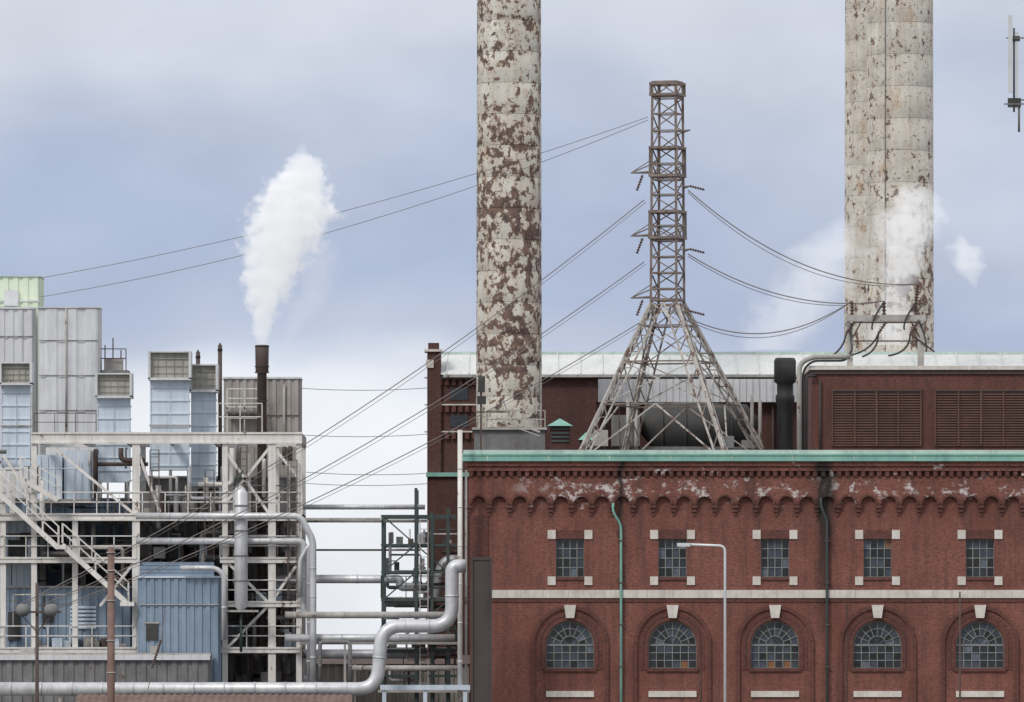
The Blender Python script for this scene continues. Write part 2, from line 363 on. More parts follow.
B.part('band_lower_course','brickring'); B.box(X(491),XR+0.01,-0.05,0.02,Z(602),Z(598.2))
B.part('cornice_brick','brick')
B.box(XL-0.30,XR+0.3,-0.42,0.01,Z(466),Z(461.5)); B.box(XL-0.2,XR+0.2,-0.3,0.01,Z(471),Z(466.05))
B.part('dentils','brickring')
x=XL-0.1
while x<XR: 
    B.box(x,x+0.2,-0.27,0.01,Z(476.5),Z(471.1)); x+=0.4
B.part('frieze','brick'); B.box(XL-0.12,XR+0.1,-0.16,0.01,Z(482),Z(476.6))
P=pitch/5; prj=0.22; zt=Z(482.05); zsps=Z(504); rr=0.36
x=XL-0.12; y0=-prj
n=int((XR-x)/P)+1
for i in range(n):
    B.part('corbel_arcade','brick')
    xa=x+i*P; xb=xa+P; c=(xa+xb)/2; cur=[(c-rr*math.cos(math.pi*k/10),zsps+rr*math.sin(math.pi*k/10)) for k in range(11)]
    B.poly([(xa,y0,zsps),(c-rr,y0,zsps),(c-rr,y0,zt),(xa,y0,zt)]); B.poly([(c+rr,y0,zsps),(xb,y0,zsps),(xb,y0,zt),(c+rr,y0,zt)])
    for k in range(10):
        a,b2=cur[k],cur[k+1]
        B.poly([(a[0],y0,a[1]),(b2[0],y0,b2[1]),(b2[0],y0,zt),(a[0],y0,zt)]); B.poly([(a[0],y0,a[1]),(a[0],0.01,a[1]),(b2[0],0.01,b2[1]),(b2[0],y0,b2[1])])
    w=P/2-rr
    B.part('pendant_corbels','brickring')
    B.box(xa-w,xa+w,-prj+0.002,0.01,Z(508),zsps-0.001); B.box(xa-w*0.7,xa+w*0.7,-prj*0.6,0.01,Z(512),Z(508)); B.box(xa-w*0.4,xa+w*0.4,-prj*0.3,0.01,Z(516),Z(512))
B.part('arcade_hoods','brickring')
for i in range(n):
    c=x+i*P+P/2
    for k in range(10):
        a0,a1=math.pi*k/10,math.pi*(k+1)/10
        B.beam((c+0.43*math.cos(a0),y0-0.02,zsps+0.43*math.sin(a0)),(c+0.43*math.cos(a1),y0-0.02,zsps+0.43*math.sin(a1)),0.08,0.1)
B.part('copper_gutter','copper'); B.box(XL-0.45,XR+0.45,-0.58,0.45,Z(461.4),Z(454.5)); 
B.part('coping_flashing','lead'); B.box(XL-0.38,XR+0.4,-0.5,0.5,Z(453.9),Z(450.2)); B.part('flashing_lip','copper'); B.box(XL-0.5,XR+0.5,-0.63,0.5,Z(455.8),Z(453.95))
B.part('gutter_joints','lead')
x=XL+0.8
while x<XR: B.box(x,x+0.05,-0.60,-0.575,Z(461),Z(456)); x+=3.05
B.part('corner_quoin','brickring'); B.box(XL-0.06,X(488),-0.08,0.2,0,Z(516))
def dspout(px,mat,top,hx):
    B.part('downspout_'+mat,mat,True); B.pipe([W(hx,top,-0.35),W(hx,top+9,-0.35),W(px,top+22,-0.2),Vector((X(px),-0.2,0.2))],0.065,0.25,8)
dspout(621,'copper',503,613); dspout(827,'green',498,821)
B.part('downspout_straps','rust')
for px in (621,827):
    for py in range(540,800,42): B.box(X(px)-0.11,X(px)+0.11,-0.27,0.02,Z(py+1.6),Z(py))
B.part('facade_conduit','rust'); B.box(X(700),X(701),-0.06,0,0.0,Z(668)); B.box(X(846),X(847),-0.05,0,0.0,Z(604))
B.done()
# ---------------------------------------------------------------- rear turbine hall
y=30; H=Ob('turbine_hall',(X(430,30),30,0))
xl,xr=X(430,y),X(1300,y)
H.part('walls','brickd'); H.box(xl,xr,y,y+34,0,Z(376,y)); 
H.part('corner_pilaster','brickd'); H.box(xl-0.15,X(441,y),y-0.25,y+1.5,0,Z(352,y)); H.part('pilaster_cap','stone'); H.box(xl-0.3,X(442.5,y),y-0.4,y+1.7,Z(352,y)+0.01,Z(349.5,y)); H.part('pilaster_top','brickd'); H.box(xl-0.1,X(439,y),y-0.2,y+1.4,Z(349.5,y)+0.01,Z(343,y))
H.part('pilaster_blocks','stone'); H.box(xl-0.22,xl+0.2,y-0.33,y,Z(368,y),Z(360,y))
H.part('stone_courses','stone')
for py in (377,404,431): H.box(xl-0.3,X(476,y),y-0.12,y+0.3,Z(py+1.4,y),Z(py,y))
H.part('wall_corbels','brickring')
for py in (379,406,433):
    for k in range(7):
        xx=xl+0.1+k*0.36; H.box(xx,xx+0.2,y-0.2,y+0.1,Z(py+6,y),Z(py+0.1,y))
H.part('wall_windows','g1')
for py in (388,415,500,560): H.box(X(450,y),X(468,y),y-0.04,y+0.1,Z(py+12 if py<450 else py+30,y),Z(py,y))
H.part('eaves','whited'); H.box(xl+0.7,xr,y-0.5,y+0.1,Z(377.5,y),Z(375,y))
H.part('sloped_roof','roofm')
a=(X(441,y),y-0.5,Z(375,y)+0.01); bq=(xr,y-0.5,Z(375,y)+0.01)
zt=Z(353.5,y+4); H.poly([a,bq,(xr,y+4,zt),(X(441,y),y+4,zt)]); H.poly([(X(441,y),y+4,zt),(xr,y+4,zt),(xr,y+34,zt-0.3),(X(441,y),y+34,zt-0.3)])
H.poly([a,(X(441,y),y+4,zt),(X(441,y),y+34,zt-0.3),(X(441,y),y+34,Z(376,y)),(X(441,y),y,Z(376,y))])
H.part('roof_seams','roofm')
k=0
while X(441,y)+0.3+k*1.2<xr:
    xx=X(441,y)+0.3+k*1.2; H.beam((xx,y-0.5,Z(375,y)+0.04),(xx,y+4,zt+0.04),0.05,0.07); k+=1
H.part('ridge_cap','lead'); H.box(X(441,y)-0.1,xr,y+3.8,y+4.3,zt-0.05,zt+0.09)
H.part('green_side_roof','copper'); H.box(xl-0.2,X(476,y),y-1.2,y+0.0,Z(477,y),Z(473,y))
H.part('side_annex','brickd'); H.box(xl+0.0,X(476,y),y-1.0,y-0.01,0,Z(477.1,y))
H.done()
C=Ob('corrugated_roof_screen',(X(600,24),24,ROOF)); C.part('ribbed_sheet','grey'); C.clad(600,800,379,402,24,24.3,0.35,0.08); C.part('posts','rust')
for px in range(604,800,28): C.box(X(px,24),X(px+2,24),24.35,24.55,ROOF,Z(380,24))
C.part('lower_wall','brickd'); C.box(X(596,24),X(802,24),24.6,24.9,ROOF,Z(401,24))
C.done()
R=Ob('rooftop_ventilation_duct',(X(700,20),20,ROOF)); R.part('duct_drum','dark',True)
zc=Z(430,20)
R.sweep([(X(643,20),20,zc-0.3),(X(650,20),20,zc),(X(745,20),20,zc),(X(752,20),20,zc-0.3)],[0.8,1.35,1.35,0.8],28)
R.part('duct_bands','dark',True)
for px in (662,685,708,731): R.sweep([(X(px,20)-0.06,20,zc),(X(px,20)+0.06,20,zc)],1.42,28)
R.part('duct_plinth','mid'); R.box(X(640,20),X(756,20),18.8,21.2,ROOF,zc-0.9)
R.part('duct_side_box','mid'); R.bx(612,640,415,446,18,21); R.part('duct_side_light','whited'); R.bx(590,608,430,446,16,17)
R.part('small_pipes','whited',True)
for px,t in ((628,398),(636,404),(752,395),(760,400)): R.tube((X(px,17.5),17.5,ROOF),(X(px,17.5),17.5,Z(t,17.5)),0.09,8)
R.part('roof_units','mid'); R.bx(722,734,436,448,8,9.5); R.part('roof_units','tan'); R.bx(742,762,440,448,16,17.5)
R.done()
V=Ob('black_vent_stack',(X(785,20),20,ROOF)); V.part('stack','dark',True); V.lathe(X(785,20),20,[(0.42,ROOF),(0.42,Z(404,20)),(0.5,Z(401,20)),(0.5,Z(396,20)),(0.42,Z(394,20)),(0.42,Z(384,20)),(0.58,Z(382,20)),(0.58,Z(361,20)),(0.5,Z(358,20))],24)
V.part('saddle','mid'); V.box(X(775,20),X(795,20),19.2,20.8,ROOF,ROOF+0.8); V.done()
for px,py,w in ((560,418,13),(586,432,8)):
    yv=14; G=Ob('green_roof_vent',(X(px,yv),yv,ROOF)); G.part('curb','brickd'); G.box(X(px-w*.75,yv),X(px+w*.75,yv),yv,yv+1.2,ROOF,Z(py+8,yv))
    G.part('hood','copper'); z0=Z(py+8,yv); z1=Z(py,yv); a,b2=X(px-w,yv),X(px+w,yv); cxx=X(px,yv)
    q=[(a,yv-.3,z0),(b2,yv-.3,z0),(b2,yv+1.5,z0),(a,yv+1.5,z0)]
    for i in range(4): G.poly([q[i],q[(i+1)%4],(cxx,yv+.6,z1)])
    G.poly(q); G.part('louvres','green')
    for k in range(4): G.box(X(px-w*.7,yv),X(px+w*.7,yv),yv-0.08,yv,Z(py+12+k*4,yv),Z(py+10+k*4,yv))
    G.done()
# ---------------------------------------------------------------- penthouse
y=7; Pn=Ob('rooftop_penthouse',(X(812,7),7,ROOF))
Pn.part('walls','brickring'); Pn.box(X(812,y),XR-1,y,y+12,ROOF,Z(370,y))
Pn.part('parapet','stone'); Pn.box(X(809,y),XR-0.8,y-0.25,y+12.2,Z(369.9,y),Z(366,y)); Pn.part('parapet_trim','rust'); Pn.box(X(810,y),XR-0.9,y-0.12,y,Z(374,y),Z(370.1,y))
for (a,b2) in ((833,920),(936,1026),(1042,1130)):
    Pn.part('louver_frame','louver'); x0,x1,z0,z1=X(a,y),X(b2,y),Z(446,y),Z(391,y)
    for bxx in ((x0-0.08,x0),(x1,x1+0.08),((x0+x1)/2-0.06,(x0+x1)/2+0.06),(x0+(x1-x0)*.25-0.04,x0+(x1-x0)*.25+0.04),(x0+(x1-x0)*.75-0.04,x0+(x1-x0)*.75+0.04)): Pn.box(bxx[0],bxx[1],y-0.14,y,z0,z1)
    Pn.box(x0-0.1,x1+0.1,y-0.16,y,z1,z1+0.1)
    Pn.part('louver_blades','louver'); k=0
    while z0+k*0.13<z1-0.1:
        zz=z0+k*0.13; Pn.poly([(x0,y-0.11,zz),(x1,y-0.11,zz),(x1,y-0.01,zz+0.11),(x0,y-0.01,zz+0.11)]); k+=1
    Pn.part('louver_back','g0'); Pn.box(x0,x1,y-0.008,y,z0,z1)
Pn.part('conduit','whited',True)
Pn.pipe([(X(799,y),y-0.4,ROOF),(X(799,y),y-0.4,Z(364,y)),(X(812,y),y-0.4,Z(357,y)),(X(850,y),y-0.4,Z(357,y))],0.13,0.7); Pn.part('small_conduit','dark',True)
Pn.pipe([(X(806,y),y-0.3,ROOF),(X(806,y),y-0.3,Z(376,y)),(X(815,y),y-0.3,Z(376,y)),(X(815,y),y+0.1,Z(376,y))],0.07,0.2)
Pn.pipe([(X(820,y),y-0.15,ROOF),(X(820,y),y-0.15,Z(380,y))],0.05)
Pn.pipe([(X(803,y),y-0.3,ROOF),(X(803,y),y-0.3,Z(370,y)),(X(812,y),y-0.4,Z(361,y)),(X(846,y),y-0.4,Z(361,y)),(X(852,y),y-0.2,Z(350,y)),(X(852,y),9,Z(330,y))],0.06,0.5)
Pn.done()
y=9; G=Ob('electrical_gantry',(X(887,9),9,Z(366,7))); zr=Z(366,7)
G.part('frame','whited')
for px in (851,922):
    for yy in (9,11.5): G.beam((X(px,y),yy,zr),(X(px,y),yy,Z(316,y)),0.2)
for yy in (9,11.5): G.beam((X(847,y),yy,Z(318,y)),(X(926,y),yy,Z(318,y)),0.28,0.32)
for px in (851,922): G.beam((X(px,y),8.6,Z(322,y)),(X(px,y),12,Z(322,y)),0.16)
G.part('thin_members','rust'); G.beam((X(851,y),9,Z(341,y)),(X(922,y),9,Z(341,y)),0.07); G.beam((X(847,y),8.85,Z(322.5,y)),(X(926,y),8.85,Z(322.5,y)),0.07)
G.beam((X(851,y),9,Z(341,y)),(X(862,y),9,Z(320,y)),0.07);G.beam((X(922,y),9,Z(341,y)),(X(910,y),9,Z(320,y)),0.07)
tops=[]
for px in (852,884,916):
    a=(X(px,y),9,Z(315,y)); b2=(X(px,y),9,Z(301,y)); insulator(G,a,b2,4,0.14); tops.append(Vector(b2))
    insulator(G,(X(px+2,y),8.8,Z(322,y)),(X(px-6,y),8.8,Z(334,y)),5,0.12)
G.part('gantry_cables','blackcable',True)
for (ax,ay,bx_,by,sg) in ((846,334,830,357,0.2),(878,334,862,357,0.3),(878,334,842,357,0.4),(910,334,888,356,0.4),(910,334,934,352,0.3),(918,320,926,352,0.2),(884,302,872,330,-0.3),(916,302,904,330,-0.3)):
    a_=Vector((X(ax,y),8.8,Z(ay,y))); b_=Vector((X(bx_,y),8.7,Z(by,y))); pts=[]
    for t in range(9):
        u=t/8; q=a_+(b_-a_)*u; q.x+=sg*4*u*(1-u)*0.7; q.z-=abs(sg)*4*u*(1-u)*0.5; pts.append(q)
    G.sweep(pts,0.05,6)
insulator(G,(X(916,y),9,Z(301,y)),(X(918,y),9,Z(284,y)),6,0.16)
G.done()
# ---------------------------------------------------------------- chimneys
def chimney(px0,px1,y,zb,zt,mat,step):
    cx=(X(px0,y)+X(px1,y))/2; r=(X(px1,y)-X(px0,y))/2
    tp=lambda z:r*(1.03-0.0013*(z-zb))
    c=Ob('smokestack',(cx,y,zb)); c.part('shaft',mat,True); z=zb
    while z<zt:
        c.lathe(cx,y,[(tp(z),z),(tp(z+step),z+step)],56); z+=step
    c.part('seam_rings',mat,True); z=zb+step
    while z<zt:
        rr=tp(z); c.lathe(cx,y,[(rr*0.99,z-0.03),(rr+0.012,z-0.02),(rr+0.012,z+0.02),(rr*0.99,z+0.03)],56); z+=step
    c.part('collar','rust',True); c.lathe(cx,y,[(r*1.08,zb),(r*1.08,zb+0.4),(r,zb+0.45)],48)
    return c,cx,r
c,cx,r=chimney(477,541,17,18.6,62,'peel1',1.63)
c.part('base_plinth','mid'); c.box(X(474,14.5),X(545,14.5),14.5,19.5,ROOF,Z(430,14.5)); c.part('plinth_cap','whited'); c.box(X(472,14.5),X(547,14.5),14.3,19.7,Z(430,14.5)+0.01,Z(427.5,14.5))
c.part('lightning_conductor','wire'); c.beam((cx+r*0.96,17-r*0.42,20),(cx+r*0.93,17-r*0.4,60),0.03)
c.done()
c,cx,r=chimney(867,933,38,22,66,'peel2',1.75); c.part('conductor','wire'); c.beam((cx-r*0.5,38-r*0.93,24),(cx-r*0.48,38-r*0.88,64),0.04); c.done()
c,cx,r=chimney(845,905,50,22,68,'peel2',1.75); c.done()
A=Ob('rooftop_floodlight_mast',(X(481,10),10,ROOF)); A.part('pole','rust'); A.beam((X(481,10),10,ROOF),(X(481,10),10,Z(375,10)),0.1); A.beam((X(474,10),10,Z(412,10)),(X(510,10),10,Z(412,10)),0.07)
A.part('lamp_head','dark'); A.bx(478,485,376,392,9.8,10.2); A.bx(477,486,396,404,9.8,10.2); A.part('ladder_brace','whited'); A.beam(W(500,418,10),W(540,432,10),0.09); A.beam(W(500,422,10),W(540,436,10),0.05); A.rail(W(487,430,10.3),W(545,430,10.3),1.0,1.0); A.beam(W(503,400,10),W(512,424,10),0.08); A.done()
# ---------------------------------------------------------------- lattice tower
y=12; T=Ob('lattice_transmission_tower',(X(670,12),12,ROOF)); s=S(y); cxm=X(667.5,y); cxb=X(674,y); th=math.radians(27)
angs=[th+math.pi/2*k for k in range(4)]
Rm=18.2*s; Rb=114*s
def mc(k,py,Rx=None):
    R_=Rx or Rm; R_*=0.94+0.1*(py-82)/228
    return Vector((cxm+R_*math.cos(angs[k%4]),y+R_*math.sin(angs[k%4]),Z(py,y)))
def bc(k): return Vector((cxb+Rb*math.cos(angs[k%4]),y+Rb*math.sin(angs[k%4]),ROOF+0.02))
T.part('mast_legs','towersteel')
for k in range(4): T.beam(mc(k,82),mc(k,310),0.13)
T.part('mast_bracing','towersteel')
lv=[82,98,114,131,148,164,180,195,211,226,241,257,273,289,305]
for i,py in enumerate(lv):
    for k in range(4):
        T.beam(mc(k,py),mc(k+1,py),0.065)
        if i<len(lv)-1:
            if i%2: T.beam(mc(k,py),mc(k+1,lv[i+1]),0.055)
            else: T.beam(mc(k+1,py),mc(k,lv[i+1]),0.055)
            if i in (4,5,8,9,12): T.beam(mc(k,lv[i+1]),mc(k+1,py),0.055)
T.part('cages','towersteel')
for p0,p1 in ((84,95),(148,176),(212,238)):
    for py in (p0,p1):
        for k in range(4): T.beam(mc(k,py,Rm*1.14),mc(k+1,py,Rm*1.14),0.13)
        T.beam(mc(0,py,Rm*1.14),mc(2,py,Rm*1.14),0.07); T.beam(mc(1,py,Rm*1.14),mc(3,py,Rm*1.14),0.07)
    for k in range(4): T.beam(mc(k,p0,Rm*1.14),mc(k,p1,Rm*1.14),0.09)
for k in range(4): T.beam(mc(k,300),mc(k+1,300),0.12)
T.part('crossarms','towersteel')
ends={}
for py in (116,172,235,297):
    tip=W(631 if py>120 else 646,py+1,y-0.5)
    if py>120:
        for k in (2,1): T.beam(mc(k,py),tip,0.07); T.beam(mc(k,py-12),tip,0.05)
    tip2=W(690,py+14,y-0.4); ends[py]=(tip,tip2)
    for k in (3,0): T.beam(mc(k,py+16),tip2,0.06)
def lerp(a,b,t): return a+(b-a)*t
for k in range(4):
    top=mc(k,303); bot=bc(k)
    T.part('splayed_legs','legsteel'); T.beam(top,bot,0.15)
    off=(mc(k+1,303)-mc(k,303))*0.5; b2=lerp(bc(k),bc(k+1),0.06); t2=top+off
    T.part('leg_twin','legsteel'); T.beam(t2,b2,0.08)
    off3=(mc(k-1,303)-mc(k,303))*0.5; b3=lerp(bc(k),bc(k-1),0.06); t3=top+off3; T.beam(t3,b3,0.08)
    T.part('leg_lacing','towersteel')
    for i in range(10):
        u0,u1=i/10,(i+1)/10
        T.beam(lerp(top,bot,u0),lerp(t2,b2,u1),0.05); T.beam(lerp(t2,b2,u1),lerp(top,bot,u1),0.05); T.beam(lerp(top,bot,u0),lerp(t3,b3,u1),0.05)
T.part('ring_braces','towersteel')
us=[0.14,0.36,0.62]
for u in us:
    for k in range(4): T.beam(lerp(mc(k,303),bc(k),u),lerp(mc(k+1,303),bc(k+1),u),0.08)
T.part('cross_braces','legsteel')
for k in range(4):
    prev=0.0
    for u in us+[1.0]:
        a0,a1=lerp(mc(k,303),bc(k),prev),lerp(mc(k,303),bc(k),u); b0,b1=lerp(mc(k+1,303),bc(k+1),prev),lerp(mc(k+1,303),bc(k+1),u)
        if u<1: T.beam(a0,b1,0.05); T.beam(b0,a1,0.05)
        else:
            m_=(a0+b0)/2; T.beam(m_,a1,0.07); T.beam(m_,b1,0.07)
        prev=u
T.part('footings','mid')
for k in range(4):
    q=bc(k); T.box(q.x-0.4,q.x+0.4,q.y-0.4,q.y+0.4,ROOF,ROOF+0.35)
for py in (172,235,297):
    tp=ends[py][0]; insulator(T,tp+Vector((0.3,0,-0.9)),tp+Vector((0.6,0,-0.1)),6,0.1)
    tp2=ends[py][1]; insulator(T,tp2,tp2+Vector((0.75,-0.1,-0.2)),6,0.09)
T.done()
# ---------------------------------------------------------------- wires
def wire(a,b,sag,r=0.028,name='power_line',n=36,mt='wire'):
    o=Ob(name,a); o.part('cable',mt,True); pts=[]
    for i in range(n+1):
        t=i/n; p=lerp(Vector(a),Vector(b),t); p.z-=4*sag*t*(1-t); pts.append(p)
    o.sweep(pts,r,5); o.done()
yl=-14
for (py,sag,xo) in ((200,1.25,15),(262,1.2,37),(320,0.9,58)):
    wire(W(644,py,11.5),W(xo,607,yl),sag,0.026)
    wire(W(646,py+2,12.3),W(xo+3,608,yl),sag*1.05,0.014)
wire(W(648,117,12),W(40,278,16),0.7,0.016); wire(W(648,120,12.4),W(40,297,16.5),1.0,0.016)
for py,tp,sag in ((190,2,1.4),(254,1,0.95),(318,0,1.2)):
    a=W(688,py,11.6); b_=Vector(tops[tp]) if tp<2 else W(918,284,9)
    wire(a,b_,sag,0.03); wire(a+Vector((0,0.25,-0.1)),b_+Vector((0,0.15,0)),sag*1.12,0.018)
for py,sl in ((380,4),(427,3),(462,8),(474,6)):
    wire(W(200,py-4,90),W(470,py+sl,80),0.6,0.02)
# ---------------------------------------------------------------- street lamp etc
yy=-14; L=Ob('street_lamp',(X(725,-14),-14,0)); L.part('pole','lamp',True)
L.pipe([(X(725,yy),yy,0),(X(725,yy),yy,Z(546,yy)),(X(688,yy),yy,Z(544.5,yy))],0.065,0.3,10); L.part('base','lamp',True); L.lathe(X(725,yy),yy,[(0.2,0.0),(0.2,0.4),(0.1,0.6),(0.08,4)],16)
L.part('lamp_head','lamp'); L.box(X(677,yy),X(690,yy),yy-0.14,yy+0.14,Z(546.5,yy),Z(543,yy)); L.box(X(679,yy),X(686,yy),yy-0.1,yy+0.1,Z(547.5,yy),Z(546.5,yy)); L.done()
L=Ob('thin_flagpole',(X(960,-6),-6,0)); L.part('pole','rust',True); L.sweep([(X(960,-6),-6,0),(X(960,-6),-6,Z(592,-6))],[0.07,0.035],8); L.part('base','rust',True); L.lathe(X(960,-6),-6,[(0.16,0),(0.16,0.3),(0.08,0.35)],12); L.done()
L=Ob('rusty_box_column',(X(481,-5),-5,0)); L.part('shaft','column'); L.bx(471.5,491.5,560,800,-5,-4.2); L.part('cap','column'); L.bx(471,492,557,560,-5.05,-4.15); L.part('flanges','column')
L.bx(471,473,560.1,800,-5.08,-5.0); L.bx(490,492,560.1,800,-5.08,-5.0); L.done()
def insul_pole(px,top,w,arm=True,yy=-14,mt='rust'):
    o=Ob('utility_pole',(X(px,yy),yy,0)); o.part('pole',mt,True); o.sweep([(X(px,yy),yy,0),(X(px,yy),yy,Z(top,yy))],[w*0.6,w*0.45],12)
    if arm:
        o.part('crossarm',mt); o.beam(W(px-24,612,yy-0.15),W(px+24,612,yy-0.15),0.1)
        o.beam(W(px-18,612,yy-0.15),W(px,632,yy-0.1),0.06);o.beam(W(px+18,612,yy-0.15),W(px,632,yy-0.1),0.06)
        o.part('insulator_drum','mid',True)
        for q in (-14,14): o.sweep([W(px+q-7,610,yy-0.15),W(px+q-4,610,yy-0.15),W(px+q+4,610,yy-0.15),W(px+q+7,610,yy-0.15)],[0.12,0.3,0.3,0.12],14)
    else:
        o.part('bands','whited',True)
        for py in (552,570,600,640,672): o.sweep([W(px,py,yy),W(px,py+1.2,yy)],w*0.62,12)
        o.part('brackets',mt); o.beam(W(px-4,575,yy-0.1),W(px+8,578,yy-0.1),0.07)
    o.done()
insul_pole(37,583,0.17); insul_pole(111,547,0.36,False,mt='woodpole')
# ---------------------------------------------------------------- LEFT PLANT
def building(name,px0,px1,py0,y0,y1,mat,trim,pitch=0.3,trimh=4,zb=0):
    o=Ob(name,(X(px0,y0),y0,0)); o.part('cladding',mat); o.clad(px0,px1,py0,700,y0,y1,pitch,0.07,zb=zb)
    o.part('roof_trim',trim); x0,x1=X(px0,y0)-0.1,X(px1,y0)+0.1; z1=Z(py0,y0)
    o.box(x0,x1,y0-0.15,y1+0.1,z1+0.005,z1+0.005+trimh*0.05); return o
o=building('metal_clad_building',-60,39,277,20,23,'yel','lead',0.5,1); o.part('upper_windows','grey'); o.bx(4,18,290,306,19.8,19.9); o.part('band','grey'); o.bx(-60,39,300,301.5,19.86,19.92); o.done()
o=building('metal_clad_building',-60,33,309,18,19.5,'grey','grey',0.45,2); o.part('joints','mid'); o.bx(-60,33,336,336.8,17.86,17.92); o.done()
o=building('boiler_house',39,98,308,16,18.5,'grey','grey',0.9,1); o.part('panel_joints','mid')
for py in (340,375,410): o.bx(39,98,py,py+0.7,15.87,15.92)
o.part('drain_stain_pipe','whited',True); o.tube(W(66,308,15.85),W(66,432,15.85),0.05)
o.part('access_rail','rust'); o.rail(W(100,370,17),W(126,370,17)); o.part('access_deck','mid'); o.bx(98,128,370,374,16.5,19); o.part('equipment','tan'); o.bx(104,122,358,370,17.2,18.5); o.part('masts','rust')
for px,t in ((105,345),(113,338),(121,350)): o.beam(W(px,372,18),W(px,t,18),0.06)
o.done()
o=building('boiler_house',225,299,379,14,17,'tan','grey',0.35,2); o.part('panel_joints','rust'); o.bx(225,299,415,415.8,13.87,13.92); o.part('downpipe','whited',True); o.tube(W(284,384,13.8),W(284,460,13.8),0.06)
o.part('rail','white'); o.rail(W(227,432,13.2),W(262,432,13.2),1.3,0.8); o.rail(W(227,410,13.2),W(262,410,13.2),1.1,0.8); o.part('rail_deck','mid'); o.bx(226,264,411,413,13.0,13.85); o.done()
o=building('lower_process_building',-60,128,500,11,15,'blue','whited',0.4,2); o.part('doors','dark')
for a,b2,p0,p1 in ((60,75,520,540),(84,96,560,585)): o.bx(a,b2,p0,p1,10.85,10.95)
o.done()
o=building('blue_clad_annex',139,219,578,2.0,9,'blue','duct',0.4,2); 
o.part('upper_fascia','blue')
for k in range(4): o.bx(140,214,562+k*3.8,565.4+k*3.8,2.4+0.25*(3-k),2.9+0.25*(3-k))
o.part('window','dark'); o.bx(146,158,624,640,1.85,1.92); o.part('frame','whited'); o.bx(144.5,159.5,622,623.5,1.84,1.92); o.part('wall_joint','whited'); o.bx(139,219,604,605,1.85,1.92)
o.done()
o=building('blue_clad_annex',-30,131,588,4.4,8,'blue','whited',0.4,2); o.part('louvre','duct')
for k in range(6): o.bx(70,96,606+k*4,608.5+k*4,4.2,4.32)
o.part('doors','dark'); o.bx(8,20,612,640,4.22,4.32); o.bx(44,54,606,622,4.22,4.32); o.done()
o=building('blue_clad_annex',-20,32,520,5.0,8,'duct','whited',0.35,2); o.part('door','dark'); o.bx(8,20,540,556,4.85,4.92); o.done()
o=building('grey_machine_house',136,298,478,12,14,'mid','whited',0.6,2); o.done()
o=building('low_flat_roof_building',-80,209,656,0,1.6,'mid','whited',0.5,3); o.part('fascia','grey'); o.bx(-80,210,655,660,-0.25,-0.12); 
o.part('roof_units','whited'); o.bx(20,34,648,654.5,0.5,1.2); o.bx(150,158,646,654.5,0.5,1.2); o.done()
o=Ob('corrugated_roof_shed',(X(200,-6),-6,0)); o.part('roof','rustroof')
xa,xb=X(76,-6),X(352,-6); k=int((xb-xa)/0.35)
for i in range(k):
    x0=xa+(xb-xa)*i/k; x1=xa+(xb-xa)*(i+1)/k; xm=(x0+x1)/2
    o.poly([(x0,-6,Z(704,-6)),(xm,-6,Z(704,-6)+0.07),(xm,-4.6,Z(695,-4.6)+0.07),(x0,-4.6,Z(695,-4.6))]); o.poly([(xm,-6,Z(704,-6)+0.07),(x1,-6,Z(704,-6)),(x1,-4.6,Z(695,-4.6)),(xm,-4.6,Z(695,-4.6)+0.07)])
o.part('walls','mid'); o.box(xa+0.1,xb-0.1,-5.8,-4.7,0,Z(705,-6)); o.done()
o=Ob('low_corrugated_warehouse',(X(400,20),20,0)); o.part('wall','tan'); o.clad(300,470,664,700,18,30,0.4,0.07,zb=0); o.part('roof','rustroof')
o.poly([(X(298,18),17.8,Z(664,18)),(X(472,18),17.8,Z(664,18)),(X(472,18),24,Z(655,24)),(X(298,18),24,Z(655,24))]); o.done()
def duct(px0,px1,pyt,pyc,pyb,y,dpt=1.2):
    o=Ob('air_intake_duct',(X(px0,y),y,Z(pyb,y))); o.part('duct_body','duct'); o.bx(px0+1.5,px1-1.5,pyc,pyb,y,y+dpt)
    o.part('side_ribs','duct')
    for py in range(int(pyc)+8,int(pyb),13): o.bx(px0+0.7,px1-0.7,py,py+1.3,y-0.06,y+dpt+0.06)
    for px in (px0+1,(px0+px1)/2,px1-2): o.bx(px,px+1,pyc,pyb,y-0.045,y-0.002)
    o.part('bolted_joint','whited'); mid_=(pyc+pyb)/2; o.bx(px0+0.3,px1-0.3,mid_,mid_+1.4,y-0.09,y+dpt+0.09)
    o.part('hood_frame','grey'); t=1.4
    o.bx(px0-1,px1+1,pyt,pyt+t,y-0.5,y+dpt); o.bx(px0-1,px0+t,pyt+t,pyc,y-0.5,y+dpt); o.bx(px1-t,px1+1,pyt+t,pyc,y-0.5,y+dpt); o.bx(px0-1,px1+1,pyc-t,pyc+1,y-0.5,y+dpt)
    o.part('hood_screen','cap'); o.bx(px0,px1,pyt+t,pyc-t,y-0.2,y-0.15)
    o.part('screen_ribs','cap')
    for i in range(1,5):
        q=px0+(px1-px0)*i/5; o.bx(q,q+0.6,pyt+t,pyc-t,y-0.26,y-0.21)
    for i in range(1,4):
        q=pyt+(pyc-pyt)*i/4; o.bx(px0+t,px1-t,q,q+0.6,y-0.3,y-0.265)
    o.part('support_legs','whited')
    for px in (px0+2,px1-3): o.bx(px,px+1.5,pyb,pyb+22,y+0.2,y+0.35)
    o.done()
duct(0,31,362,384,466,8); duct(96,131,373,397,482,8); duct(149,190,351,379,470,6.5); duct(190,217,364,391,486,8)
o=Ob('air_intake_plenum',(X(34,7),7,Z(500,7))); o.part('plenum','duct'); o.bx(34,62,455,500,7,10); o.bx(64,90,450,502,7.3,10); o.part('ribs','duct')
for px in (40,47,54,70,77,84): o.bx(px,px+1,456,500,6.93,6.99)
o.part('frame','whited'); o.bx(33,91,499,503,6.8,10.2); o.done()
